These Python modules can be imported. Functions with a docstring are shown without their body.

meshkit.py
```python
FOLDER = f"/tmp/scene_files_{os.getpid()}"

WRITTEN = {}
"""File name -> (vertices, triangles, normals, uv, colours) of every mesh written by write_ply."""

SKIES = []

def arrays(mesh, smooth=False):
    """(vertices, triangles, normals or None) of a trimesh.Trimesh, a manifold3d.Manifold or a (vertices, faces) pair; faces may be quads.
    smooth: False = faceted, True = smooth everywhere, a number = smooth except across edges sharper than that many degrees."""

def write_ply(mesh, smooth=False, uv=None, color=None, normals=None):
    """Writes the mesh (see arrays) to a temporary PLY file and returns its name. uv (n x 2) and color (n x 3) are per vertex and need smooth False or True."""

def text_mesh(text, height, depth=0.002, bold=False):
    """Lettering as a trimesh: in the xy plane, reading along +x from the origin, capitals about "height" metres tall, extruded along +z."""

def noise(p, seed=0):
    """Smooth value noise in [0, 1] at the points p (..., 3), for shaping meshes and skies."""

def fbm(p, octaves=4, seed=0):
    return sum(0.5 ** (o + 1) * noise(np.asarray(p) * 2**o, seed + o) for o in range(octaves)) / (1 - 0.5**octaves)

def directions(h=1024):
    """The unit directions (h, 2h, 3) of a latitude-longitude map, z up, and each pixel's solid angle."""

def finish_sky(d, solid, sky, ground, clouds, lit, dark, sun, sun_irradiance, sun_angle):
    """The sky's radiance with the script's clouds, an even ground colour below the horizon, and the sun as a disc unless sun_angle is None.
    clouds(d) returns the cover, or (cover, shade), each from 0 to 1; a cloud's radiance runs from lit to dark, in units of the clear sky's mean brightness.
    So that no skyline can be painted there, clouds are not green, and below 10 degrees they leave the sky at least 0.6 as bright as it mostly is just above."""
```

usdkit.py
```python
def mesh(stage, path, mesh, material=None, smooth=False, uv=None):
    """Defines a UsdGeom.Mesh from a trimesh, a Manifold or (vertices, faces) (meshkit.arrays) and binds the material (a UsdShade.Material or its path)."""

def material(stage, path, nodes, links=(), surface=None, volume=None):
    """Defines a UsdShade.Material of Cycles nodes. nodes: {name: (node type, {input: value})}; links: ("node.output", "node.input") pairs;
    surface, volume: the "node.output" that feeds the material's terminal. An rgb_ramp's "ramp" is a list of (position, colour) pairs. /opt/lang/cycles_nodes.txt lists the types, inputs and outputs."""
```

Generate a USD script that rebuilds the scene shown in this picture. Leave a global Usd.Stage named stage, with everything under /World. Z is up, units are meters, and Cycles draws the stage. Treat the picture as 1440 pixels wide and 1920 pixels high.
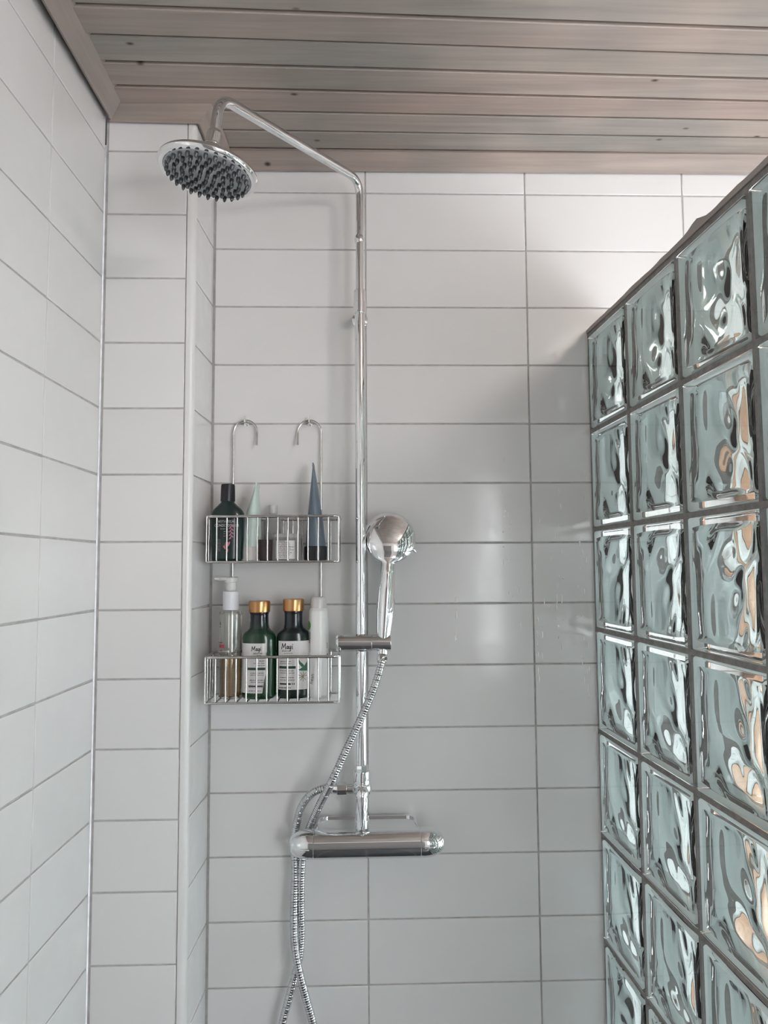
import math, random
import numpy as np, trimesh, manifold3d as m3, usdkit, meshkit
from shapely.geometry import Polygon, LineString, box as sbox
from shapely.ops import unary_union
from shapely import affinity
from pxr import Usd, UsdGeom, UsdLux, UsdShade, Gf, Sdf

random.seed(4)
RNG = np.random.default_rng(4)
stage = Usd.Stage.CreateInMemory()
UsdGeom.Xform.Define(stage, '/World')
UsdGeom.Scope.Define(stage, '/World/Looks')

# ------------------------------------------------------------------ camera, sky, exposure
F, YAW, PITCH, ROLL = 1380.58, 0.029509, 0.073966, -0.006341      # focal length in pixels of the 1440 wide frame
EYE = np.array([-0.0086, -1.4810, 1.5241])
cy, sy, cp, sp, cr, sr = math.cos(YAW), math.sin(YAW), math.cos(PITCH), math.sin(PITCH), math.cos(ROLL), math.sin(ROLL)
fwd = np.array([sy * cp, cy * cp, sp]); r0 = np.array([cy, -sy, 0]); u0 = np.cross(r0, fwd)
RIGHT, UP = cr * r0 + sr * u0, -sr * r0 + cr * u0
cam = UsdGeom.Camera.Define(stage, '/World/camera')
cam.CreateHorizontalApertureAttr(36.0); cam.CreateVerticalApertureAttr(48.0)
cam.CreateFocalLengthAttr(36.0 * F / 1440)
cam.CreateClippingRangeAttr(Gf.Vec2f(0.02, 50))
M = Gf.Matrix4d(*RIGHT, 0, *UP, 0, *(-fwd), 0, *EYE, 1)
UsdGeom.Xformable(cam).AddTransformOp().Set(M)
cam.CreateExposureAttr(2.0)
WINDOW_GLOW, FRONT_GLOW, LAMP_GLOW = 3.7, 2.7, 14.5

dome = UsdLux.DomeLight.Define(stage, '/World/sky')
dome.CreateIntensityAttr(0.25); dome.CreateColorAttr(Gf.Vec3f(0.86, 0.92, 1.0))


def at(px, py, Y):
    """The point in the plane y = Y that the photograph shows at a pixel: how the tape-measure positions below were taken."""
    d = fwd + (px - 720) / F * RIGHT + (960 - py) / F * UP
    return EYE + d * (Y - EYE[1]) / d[1]


# ------------------------------------------------------------------ materials
def mat(name, nodes, links=(), surface='p.BSDF'):
    return usdkit.material(stage, '/World/Looks/' + name, nodes, links, surface=surface)


def plain(name, color, rough=0.4, **kw):
    return mat(name, {'p': ('principled_bsdf', dict(base_color=color, roughness=rough, **kw))})


def tile_mat(name, color, rough):
    n = {'g': ('geometry', {}), 'n': ('noise_texture', {'scale': 7.0, 'detail': 1.0}),
         'b': ('bump', {'strength': 0.10, 'distance': 0.006}),
         'n2': ('noise_texture', {'scale': 30.0, 'detail': 3.0}),
         'mr': ('map_range', {'from_min': 0.3, 'from_max': 0.7, 'to_min': rough * 0.8, 'to_max': rough * 1.35}),
         'p': ('principled_bsdf', dict(base_color=color, roughness=rough, specular_ior_level=0.5))}
    l = [('g.position', 'n.vector'), ('g.position', 'n2.vector'), ('n.fac', 'b.height'), ('b.normal', 'p.normal'),
         ('n2.fac', 'mr.value'), ('mr.result', 'p.roughness')]
    return mat(name, n, l)


TILES = [tile_mat('white_glaze_' + 'abc'[i], c, 0.13) for i, c in enumerate([(0.80, 0.79, 0.785), (0.785, 0.775, 0.77), (0.81, 0.80, 0.80)])]
GROUT = mat('grey_grout', {'g': ('geometry', {}), 'n': ('noise_texture', {'scale': 60.0, 'detail': 4.0}),
                           'r': ('rgb_ramp', {'ramp': [(0.3, (0.42, 0.405, 0.395)), (0.7, (0.56, 0.545, 0.535))]}), 'p': ('principled_bsdf', {'roughness': 0.9})},
            [('g.position', 'n.vector'), ('n.fac', 'r.fac'), ('r.color', 'p.base_color')])
PLASTIC_WHITE = plain('white_plastic', (0.80, 0.79, 0.78), 0.25)
CEIL_DARK = plain('dark_void', (0.03, 0.028, 0.026), 0.9)


def wood(name, a, b, scale=1.0, knots=True, axis=0, rough=0.5):
    s = [60.0, 60.0, 60.0]; s[axis] = 3.0
    n = {'g': ('geometry', {}), 'm': ('mapping', {'scale': s}), 'n': ('noise_texture', {'scale': 1.0, 'detail': 4.0, 'roughness': 0.55, 'distortion': 0.4}),
         'n3': ('noise_texture', {'scale': 5.0, 'detail': 2.0}),
         'r': ('rgb_ramp', {'ramp': [(0.32, a), (0.68, b)]}), 'r3': ('rgb_ramp', {'ramp': [(0.35, (0.86, 0.88, 0.88)), (0.65, (1.08, 1.03, 1.0))]}),
         'mu': ('mix', {'mix_type': 'multiply', 'fac': 1.0}), 'bp': ('bump', {'strength': 0.25, 'distance': 0.001}),
         'p': ('principled_bsdf', {'roughness': rough, 'specular_ior_level': 0.35})}
    l = [('g.position', 'm.vector'), ('m.vector', 'n.vector'), ('n.fac', 'r.fac'), ('g.position', 'n3.vector'), ('n3.fac', 'r3.fac'),
         ('r.color', 'mu.color1'), ('r3.color', 'mu.color2'), ('n.fac', 'bp.height'), ('bp.normal', 'p.normal')]
    if knots:
        ks = [20.0, 20.0, 0.01]; ks[axis] = 11.0
        n |= {'km': ('mapping', {'scale': ks}), 'v': ('voronoi_texture', {'scale': 1.0, 'randomness': 1.0}),
              'sc': ('separate_color', {}), 'gt': ('math', {'math_type': 'greater_than', 'value2': 0.42}),
              'kr': ('rgb_ramp', {'ramp': [(0.0, (1, 1, 1)), (0.03, (1, 1, 1)), (0.10, (0, 0, 0)), (1, (0, 0, 0))]}),
              'mm': ('math', {'math_type': 'multiply'}), 'kc': ('mix', {'color2': (0.05, 0.035, 0.03)})}
        l += [('g.position', 'km.vector'), ('km.vector', 'v.vector'), ('v.color', 'sc.color'), ('sc.r', 'gt.value1'), ('v.distance', 'kr.fac'),
              ('gt.value', 'mm.value1'), ('kr.color', 'mm.value2'), ('mm.value', 'kc.fac'), ('mu.color', 'kc.color1'), ('kc.color', 'p.base_color')]
    else:
        l.append(('mu.color', 'p.base_color'))
    return mat(name, n, l)


WOODS = [wood('greige_board_a', (0.338, 0.289, 0.261), (0.430, 0.373, 0.340)), wood('greige_board_b', (0.346, 0.281, 0.252), (0.447, 0.369, 0.332)),
         wood('greige_board_c', (0.331, 0.298, 0.269), (0.418, 0.381, 0.349)), wood('greige_board_d', (0.344, 0.303, 0.274), (0.436, 0.387, 0.354))]
TRIMW = wood('greige_trim', (0.329, 0.276, 0.251), (0.421, 0.359, 0.327))
TRIMY = wood('greige_trim_along_y', (0.320, 0.275, 0.251), (0.403, 0.350, 0.321), axis=1)
PINE = wood('varnished_pine', (0.36, 0.18, 0.10), (0.52, 0.31, 0.20), knots=False, axis=2, rough=0.35)
CHROME = mat('chrome', {'p': ('principled_bsdf', {'base_color': (0.80, 0.81, 0.82), 'metallic': 1.0, 'roughness': 0.045})})
STEEL = mat('stainless_wire', {'p': ('principled_bsdf', {'base_color': (0.66, 0.65, 0.63), 'metallic': 1.0, 'roughness': 0.2})})
HOSE = mat('hose_metal', {'p': ('principled_bsdf', {'base_color': (0.56, 0.57, 0.58), 'metallic': 1.0, 'roughness': 0.14})})
GLASS = mat('block_glass', {'p': ('principled_bsdf', {'base_color': (0.88, 0.955, 0.948), 'roughness': 0.0, 'ior': 1.5, 'transmission_weight': 1.0})})
MORTAR = mat('dark_grey_mortar', {'g': ('geometry', {}), 'n': ('noise_texture', {'scale': 90.0, 'detail': 4.0}), 'bp': ('bump', {'strength': 0.5, 'distance': 0.002}),
                                  'r': ('rgb_ramp', {'ramp': [(0.3, (0.19, 0.18, 0.172)), (0.7, (0.28, 0.265, 0.255))]}), 'p': ('principled_bsdf', {'roughness': 0.95})},
             [('g.position', 'n.vector'), ('n.fac', 'r.fac'), ('r.color', 'p.base_color'), ('n.fac', 'bp.height'), ('bp.normal', 'p.normal')])
FLOOR = mat('dark_floor_tiles', {'g': ('geometry', {}), 'k': ('brick_texture', {'offset': 0.0, 'scale': 1.0, 'brick_width': 0.15, 'row_height': 0.15, 'mortar_size': 0.003,
                                 'color1': (0.060, 0.064, 0.070), 'color2': (0.075, 0.078, 0.085), 'mortar': (0.16, 0.16, 0.16)}), 'p': ('principled_bsdf', {'roughness': 0.35})},
            [('g.position', 'k.vector'), ('k.color', 'p.base_color')])


def far_tiles(name, rot):   # walls outside the picture: too far round to tell tiles apart, so a brick texture
    return mat(name, {'g': ('geometry', {}), 'm': ('mapping', {'rotation': rot}), 'k': ('brick_texture', {'offset': 0.0, 'scale': 1.0, 'brick_width': 0.334, 'row_height': 0.1215, 'mortar_size': 0.0016,
                      'color1': (0.78, 0.775, 0.77), 'color2': (0.76, 0.755, 0.75), 'mortar': (0.3, 0.29, 0.28)}), 'p': ('principled_bsdf', {'roughness': 0.12})},
               [('g.position', 'm.vector'), ('m.vector', 'k.vector'), ('k.color', 'p.base_color')])


FAR_X = far_tiles('far_tiles_x', (math.pi / 2, 0, 0))
FAR_Y = far_tiles('far_tiles_y', (math.pi / 2, 0, math.pi / 2))
WINDOW_LIT = mat('lit_frosted_pane', {'e': ('emission', {'color': (0.93, 0.97, 1.0), 'strength': WINDOW_GLOW})}, surface='e.emission')
FRONT_LIT = mat('lit_front_pane', {'e': ('emission', {'color': (0.95, 0.97, 1.0), 'strength': FRONT_GLOW})}, surface='e.emission')
LAMP_LIT = mat('lit_lamp_globe', {'e': ('emission', {'color': (1.0, 0.95, 0.90), 'strength': LAMP_GLOW})}, surface='e.emission')

# ------------------------------------------------------------------ scene tree helpers
USED, ORIGIN = {}, {}


def numbered(parent, name):
    k = USED.get((parent, name), 0); USED[(parent, name)] = k + 1
    return f'{parent}/{name}' + (f'_{k:03d}' if k else '')


def tag(prim, **kw):
    for k, v in kw.items():
        if v:
            prim.SetCustomDataByKey(k, v)


def thing(name, label=None, category=None, loc=(0, 0, 0), group=None, kind=None):
    p = numbered('/World', name)
    x = UsdGeom.Xform.Define(stage, p)
    x.AddTranslateOp().Set(Gf.Vec3d(*map(float, loc)))
    ORIGIN[p] = np.array(loc, float)
    tag(x.GetPrim(), label=label, category=category, group=group, kind=kind)
    return p


def put(parent, name, mesh, m, smooth=False, label=None, kind=None):
    """One mesh in world coordinates, as a part (or a sub-part) under parent."""
    o = ORIGIN[parent]
    p = numbered(parent, name)
    ORIGIN[p] = o
    if hasattr(mesh, 'to_mesh'):
        q = mesh.to_mesh(); mesh = (q.vert_properties[:, :3], q.tri_verts)
    if not isinstance(mesh, tuple):
        mesh = (np.array(mesh.vertices), np.array(mesh.faces))
    g = usdkit.mesh(stage, p, (np.asarray(mesh[0], float) - o, mesh[1]), m, smooth=smooth)
    tag(g.GetPrim(), label=label, kind=kind)
    return p


# ------------------------------------------------------------------ mesh helpers
def quads(f):
    f = np.asarray(f)
    return np.vstack([f[:, [0, 1, 2]], f[:, [0, 2, 3]]])


def bx(lo, hi):
    lo, hi = np.asarray(lo, float), np.asarray(hi, float)
    b = trimesh.creation.box(hi - lo); b.apply_translation((lo + hi) / 2)
    return (np.array(b.vertices), np.array(b.faces))


def cat(*ms):
    V, T, n = [], [], 0
    for m in ms:
        v, f = (m.vertices, m.faces) if hasattr(m, 'vertices') else m
        f = np.asarray(f)
        if f.shape[1] == 4:
            f = quads(f)
        V.append(np.asarray(v)); T.append(f + n); n += len(v)
    return np.vstack(V), np.vstack(T)


def spline(pts, step):
    """Catmull-Rom through the points, resampled evenly."""
    p = np.asarray(pts, float); p = np.vstack([2 * p[0] - p[1], p, 2 * p[-1] - p[-2]])
    out = []
    for i in range(1, len(p) - 2):
        t = np.linspace(0, 1, 24, endpoint=False)[:, None]
        a, b, c, d = p[i - 1:i + 3]
        out.append(0.5 * (2 * b + (c - a) * t + (2 * a - 5 * b + 4 * c - d) * t**2 + (3 * b - a - 3 * c + d) * t**3))
    q = np.vstack(out + [p[-2:-1]])
    return resample(q, step)


def resample(q, step):
    s = np.r_[0, np.cumsum(np.linalg.norm(np.diff(q, axis=0), axis=1))]
    u = np.linspace(0, s[-1], max(2, int(s[-1] / step) + 1))
    return np.stack([np.interp(u, s, q[:, k]) for k in range(3)], 1)


def sweep(path, r, n=16, caps=True):
    p = np.asarray(path, float); r = np.broadcast_to(r, (len(p),))
    t = np.gradient(p, axis=0); t /= np.linalg.norm(t, axis=1, keepdims=True)
    a = np.cross(t[0], [0, 0, 1.0]) if abs(t[0, 2]) < 0.9 else np.cross(t[0], [1.0, 0, 0])
    a /= np.linalg.norm(a); A = [a]
    for i in range(1, len(p)):
        a = a - t[i] * (a @ t[i]); a /= np.linalg.norm(a); A.append(a)
    A = np.array(A); B = np.cross(t, A)
    th = np.arange(n) * 2 * np.pi / n
    V = p[:, None] + r[:, None, None] * (np.cos(th)[None, :, None] * A[:, None] + np.sin(th)[None, :, None] * B[:, None])
    i, j = np.meshgrid(np.arange(len(p) - 1), np.arange(n), indexing='ij')
    q = np.stack([i * n + j, i * n + (j + 1) % n, (i + 1) * n + (j + 1) % n, (i + 1) * n + j], -1).reshape(-1, 4)
    V, T = V.reshape(-1, 3), quads(q)
    if caps:
        k = len(V); V = np.vstack([V, p[0], p[-1]]); m = (len(p) - 1) * n
        c0 = [[k, (jj + 1) % n, jj] for jj in range(n)]; c1 = [[k + 1, m + jj, m + (jj + 1) % n] for jj in range(n)]
        T = np.vstack([T, c0, c1])
    return V, T


def bend(points, radius, k=8):
    """A polyline whose corners are rounded."""
    P = [np.asarray(q, float) for q in points]; out = [P[0]]
    for a, b, c in zip(P, P[1:], P[2:]):
        u, v = a - b, c - b; lu, lv = np.linalg.norm(u), np.linalg.norm(v); u /= lu; v /= lv
        d = min(radius / math.tan(math.acos(np.clip(u @ v, -1, 1)) / 2), 0.49 * lu, 0.49 * lv)
        s, e = b + u * d, b + v * d
        for t in np.linspace(0, 1, k):
            out.append((1 - t)**2 * s + 2 * t * (1 - t) * b + t**2 * e)
    return np.array(out + [P[-1]])


def lathe(profile, origin=(0, 0, 0), axis=(0, 0, 1), n=32):
    """profile: (r, h) along the axis; ends are closed."""
    w = np.asarray(axis, float); w /= np.linalg.norm(w)
    a = np.cross(w, [0, 1.0, 0]) if abs(w[1]) < 0.9 else np.cross(w, [1.0, 0, 0]); a /= np.linalg.norm(a); b = np.cross(w, a)
    th = np.arange(n) * 2 * np.pi / n; ring = np.cos(th)[:, None] * a + np.sin(th)[:, None] * b
    prof = np.asarray(profile, float)
    V = (np.asarray(origin) + prof[:, 1, None, None] * w + prof[:, 0, None, None] * ring[None]).reshape(-1, 3)
    i, j = np.meshgrid(np.arange(len(prof) - 1), np.arange(n), indexing='ij')
    q = np.stack([i * n + j, i * n + (j + 1) % n, (i + 1) * n + (j + 1) % n, (i + 1) * n + j], -1).reshape(-1, 4)
    T = quads(q); k = len(V); m = (len(prof) - 1) * n
    V = np.vstack([V, np.asarray(origin) + prof[0, 1] * w, np.asarray(origin) + prof[-1, 1] * w])
    T = np.vstack([T, [[k, (j + 1) % n, j] for j in range(n)], [[k + 1, m + j, m + (j + 1) % n] for j in range(n)]])
    return V, T


def rounded(pts, r=0.0008):
    """Corners of an (r, h) profile cut by small bevels so that edges catch light."""
    P = [np.array(q, float) for q in pts]; out = [P[0]]
    for a, b, c in zip(P, P[1:], P[2:]):
        u, v = a - b, c - b; lu, lv = np.linalg.norm(u), np.linalg.norm(v)
        if lu < 1e-9 or lv < 1e-9:
            out.append(b); continue
        d = min(r, 0.45 * lu, 0.45 * lv)
        s, e = b + u / lu * d, b + v / lv * d
        out += [s, 0.25 * s + 0.5 * b + 0.25 * e, e]
    return np.array(out + [P[-1]])


def prism(poly, fn0, fn1):
    """poly: 2-D outline; fn0, fn1 place it at both ends."""
    P = np.asarray(poly, float); n = len(P)
    V = np.vstack([[fn0(*q) for q in P], [fn1(*q) for q in P]])
    T = [[i, (i + 1) % n, n + (i + 1) % n] for i in range(n)] + [[i, n + (i + 1) % n, n + i] for i in range(n)]
    e = trimesh.creation.triangulate_polygon(Polygon(P), engine='earcut')[1]
    T = T + [list(t[::-1]) for t in e] + [list(t + n) for t in e]
    m = trimesh.Trimesh(V, T, process=False)
    if m.volume < 0:
        m.invert()
    return np.array(m.vertices), np.array(m.faces)


def tile(o, u, v, n, w, h, d=0.006, c=0.0016):
    """A glazed tile: corner o, edge directions u and v, face normal n, with pillowed edges and no back."""
    o, u, v, n = (np.asarray(q, float) for q in (o, u, v, n))
    tilt = RNG.normal(0, 0.0007, 2)
    def ring(inset, depth):
        return [o + u * a + v * b + n * (depth + tilt[0] * (a - w / 2) + tilt[1] * (b - h / 2)) for a, b in ((inset, inset), (w - inset, inset), (w - inset, h - inset), (inset, h - inset))]
    V = ring(0, -d) + ring(0, -0.0011) + ring(c * 0.35, -0.0004) + ring(c, 0)
    T = [[12, 13, 14], [12, 14, 15]]
    for k in range(3):
        for j in range(4):
            a, b = 4 * k + j, 4 * k + (j + 1) % 4
            T += [[a, b, b + 4], [a, b + 4, a + 4]]
    V, T = np.array(V), np.array(T)
    if np.dot(np.cross(u, v), n) < 0:
        T = T[:, ::-1]
    return V, T


def hull(*pts_r, seg=24):
    return m3.Manifold.batch_hull([m3.Manifold.sphere(r, seg).translate(tuple(map(float, p))) for p, r in pts_r])


def rbox(lo, hi, r, seg=16):
    lo, hi = np.array(lo, float) + r, np.array(hi, float) - r
    return hull(*[((x, y, z), r) for x in (lo[0], hi[0]) for y in (lo[1], hi[1]) for z in (lo[2], hi[2])], seg=seg)


# ================================================================== THE ROOM
ROW0, H, W, J = 2.300, 0.1215, 0.3343, 0.0032       # height of the top joint, tile pitch, joint width
XL, XB, YB = -0.4834, -0.3116, -0.1477              # left wall, boxed corner's side, boxed corner's front
XR, YF, TOP = 1.62, -2.45, 2.43
ROWS = [(k, ROW0 - k * H) for k in range(-1, 19)]    # lower edge of row k is the joint ROW0 - (k+1) H


def tile_wall(parent, o, u, n, joints, top=2.375, floor_z=0.0, bottom=None):
    """Tiles between the vertical joints (distances along u from o), row by row."""
    u, n = np.asarray(u, float), np.asarray(n, float)
    for k in range(-1, 19):
        z1, z0 = min(ROW0 - k * H, top) - J / 2, max(ROW0 - (k + 1) * H, floor_z) + J / 2
        if z1 - z0 < 0.01:
            continue
        for a, b in zip(joints, joints[1:]):
            if b - a < 0.012:
                continue
            p = np.asarray(o, float) + u * (a + J / 2) + np.array([0, 0, z0])
            put(parent, 'tile', tile(p, u, (0, 0, 1), n, b - a - J, z1 - z0), TILES[RNG.integers(3)], smooth=35)


G = 0.0022    # the grout lies this deep behind the tiles' faces
wb = thing('wall_back', 'back wall of glossy white stacked tiles behind the shower', 'wall', kind='structure')
put(wb, 'grout', bx((XL - 0.1, G, 0), (XR + 0.1, 0.1, TOP)), GROUT)
tile_wall(wb, (XB, 0, 0), (1, 0, 0), (0, -1, 0), [0.002, -XB - 0.0] + [-XB + W * i for i in range(1, 5)] + [XR - XB])

# dried lime runs and drops on the tiles beside the glass: thin raised blobs, too many to count
rs = np.random.default_rng(11); blobs = []
for fx, top_px, bot_px, cnt in ((946, 830, 1110, 15), (957, 960, 1130, 9), (1008, 880, 1290, 13), (1016, 1120, 1240, 6), (1047, 830, 1240, 17), (1052, 1030, 1300, 7), (1097, 880, 1300, 15), (1102, 1200, 1330, 6), (1088, 1010, 1240, 6), (1030, 980, 1200, 5), (855, 1110, 1220, 7), (975, 1090, 1200, 5)):
    for k in range(cnt):
        c = np.array(at(fx + rs.normal(0, 2.6), rs.uniform(top_px, bot_px), 0.0))
        w_, h_ = rs.uniform(0.0007, 0.0021), rs.uniform(0.002, 0.011)
        if rs.random() < 0.3:
            h_ = w_ * rs.uniform(0.8, 1.6)
        th_ = np.arange(8) * math.pi / 4
        ring = np.stack([c[0] + w_ * np.cos(th_) + rs.normal(0, 0.0002, 8), np.full(8, 0.0003), c[2] + h_ * np.sin(th_) * rs.uniform(0.85, 1.1, 8)], 1)
        mid = c + (ring - c) * 0.55; mid[:, 1] = -0.0010
        v_ = np.vstack([ring, mid, c + [0, -0.0014, 0]])
        f_ = [[j, (j + 1) % 8, 8 + (j + 1) % 8] for j in range(8)] + [[j, 8 + (j + 1) % 8, 8 + j] for j in range(8)] + [[8 + j, 8 + (j + 1) % 8, 16] for j in range(8)]
        blobs.append((v_, np.array(f_)))
put(wb, 'lime_drips', cat(*blobs), plain('white_lime', (0.96, 0.96, 0.96), 0.12), smooth=60, kind='stuff', label='whitish dried water runs on the tiles beside the glass blocks')

LANG = -0.0152
lu = np.array([LANG, -1.0, 0]); lu /= np.linalg.norm(lu); ln = np.array([1.0, LANG, 0]); ln /= np.linalg.norm(ln)
wl = thing('wall_left', 'left wall of glossy white stacked tiles running to the camera', 'wall', kind='structure')
lo_ = np.array([XL, YB, 0])
gv, gf = bx((0, -0.1, 0), (2.4, -G, TOP)); gv = lo_ + gv[:, :1] * lu + gv[:, 1:2] * ln + gv[:, 2:] * np.array([0, 0, 1.0])
put(wl, 'grout', trimesh.Trimesh(gv, gf[:, ::-1], process=False), GROUT)
tile_wall(wl, lo_, lu, ln, [0.002, 0.2244] + [0.2244 + W * i for i in range(1, 7)] + [2.3], top=2.40)

wc = thing('wall_corner', 'boxed-in corner column faced with white tiles and a white edge trim', 'wall', kind='structure')
put(wc, 'grout', bx((XL, YB + G, 0), (-0.3205, 0, TOP)), GROUT)
XT = -0.3319    # where the front tiles meet the edge trim
tile_wall(wc, (XL, YB, 0), (1, 0, 0), (0, -1, 0), [0.003, XT - XL])
side_u = np.array([-0.3116 + 0.3165, -YB, 0]); side_l = np.linalg.norm(side_u); side_u /= side_l; side_n = np.array([side_u[1], -side_u[0], 0])
put(wc, 'grout', prism([(-0.3225, YB + 0.01), (-0.3165 - G, YB + 0.012), (XB - G, 0.0), (-0.3225, 0.0)], lambda a, b: (a, b, 0), lambda a, b: (a, b, TOP)), GROUT)
tile_wall(wc, (-0.3165, YB, 0), side_u, side_n, [0.011, side_l - 0.001])
arc = [(-0.3319 + 0.001, YB + 0.006), (-0.3319 + 0.001, YB - 0.0004)] + [(-0.3255 + 0.0095 * math.sin(t), YB + 0.0090 - 0.0095 * math.cos(t)) for t in np.linspace(0, math.pi / 2, 9)] + [(-0.3160, YB + 0.0125), (-0.322, YB + 0.0125)]
put(wc, 'edge_trim', prism(arc, lambda a, b: (a, b, 0), lambda a, b: (a, b, 2.365)), PLASTIC_WHITE, smooth=30)

wr = thing('wall_right', 'white tiled wall on the far side of the room', 'wall', kind='structure')
WY0, WY1, WZ0, WZ1 = -1.05, -0.10, 0.35, 1.35
put(wr, 'wall_panel', cat(bx((XR, WY1, 0), (XR + 0.1, 0, TOP)), bx((XR, YF, 0), (XR + 0.1, WY0, TOP)), bx((XR, WY0, 0), (XR + 0.1, WY1, WZ0)), bx((XR, WY0, WZ1), (XR + 0.1, WY1, TOP))), FAR_Y)
wf = thing('wall_front', 'white tiled wall behind the camera', 'wall', kind='structure')
FX0, FX1, FZ0, FZ1 = 0.60, 1.52, 0.95, 2.00
put(wf, 'wall_panel', cat(bx((XL - 0.15, YF - 0.1, 0), (FX0, YF, TOP)), bx((FX1, YF - 0.1, 0), (XR + 0.1, YF, TOP)), bx((FX0, YF - 0.1, 0), (FX1, YF, FZ0)), bx((FX0, YF - 0.1, FZ1), (FX1, YF, TOP))), FAR_X)
fl = thing('floor', 'floor of small dark grey tiles', 'floor', kind='structure')
put(fl, 'floor_slab', bx((XL - 0.15, YF - 0.1, -0.1), (XR + 0.1, 0.1, 0)), FLOOR)
dr = thing('door_1', 'grey door behind the camera', 'door', kind='structure')
put(dr, 'door_leaf', rbox((-0.46, YF, 0.005), (0.30, YF + 0.04, 2.05), 0.004), plain('door_paint', (0.24, 0.23, 0.225), 0.4), smooth=30)
put(dr, 'door_handle', sweep(bend([(-0.38, YF + 0.04, 1.0), (-0.38, YF + 0.09, 1.0), (-0.27, YF + 0.09, 1.0)], 0.012), 0.009), CHROME, smooth=40)
wn = thing('window_1', 'frosted daylight window in the right wall', 'window', kind='structure')
put(wn, 'pane', bx((XR + 0.05, WY0 + 0.04, WZ0 + 0.04), (XR + 0.056, WY1 - 0.04, WZ1 - 0.04)), WINDOW_LIT)
put(wn, 'window_frame', cat(bx((XR + 0.02, WY0, WZ0), (XR + 0.08, WY0 + 0.04, WZ1)), bx((XR + 0.02, WY1 - 0.04, WZ0), (XR + 0.08, WY1, WZ1)), bx((XR + 0.02, WY0 + 0.04, WZ0), (XR + 0.08, WY1 - 0.04, WZ0 + 0.04)), bx((XR + 0.02, WY0 + 0.04, WZ1 - 0.04), (XR + 0.08, WY1 - 0.04, WZ1))), PLASTIC_WHITE)
w2 = thing('window_2', 'frosted daylight window behind the camera', 'window', kind='structure')
put(w2, 'pane', bx((FX0 + 0.04, YF - 0.056, FZ0 + 0.04), (FX1 - 0.04, YF - 0.05, FZ1 - 0.04)), FRONT_LIT)
put(w2, 'window_frame', cat(bx((FX0, YF - 0.08, FZ0), (FX0 + 0.04, YF - 0.02, FZ1)), bx((FX1 - 0.04, YF - 0.08, FZ0), (FX1, YF - 0.02, FZ1)), bx((FX0 + 0.04, YF - 0.08, FZ0), (FX1 - 0.04, YF - 0.02, FZ0 + 0.04)), bx((FX0 + 0.04, YF - 0.08, FZ1 - 0.04), (FX1 - 0.04, YF - 0.02, FZ1))), PLASTIC_WHITE)
d2 = thing('door_2', 'varnished pine door seen distorted through the glass blocks', 'door', kind='structure')
put(d2, 'door_leaf', rbox((0.80, -0.045, 0.005), (1.58, -0.001, 1.98), 0.004), PINE, smooth=30)
put(d2, 'door_handle', sweep(bend([(0.88, -0.045, 1.0), (0.88, -0.09, 1.0), (0.98, -0.09, 1.0)], 0.012), 0.009), CHROME, smooth=40)

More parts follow.
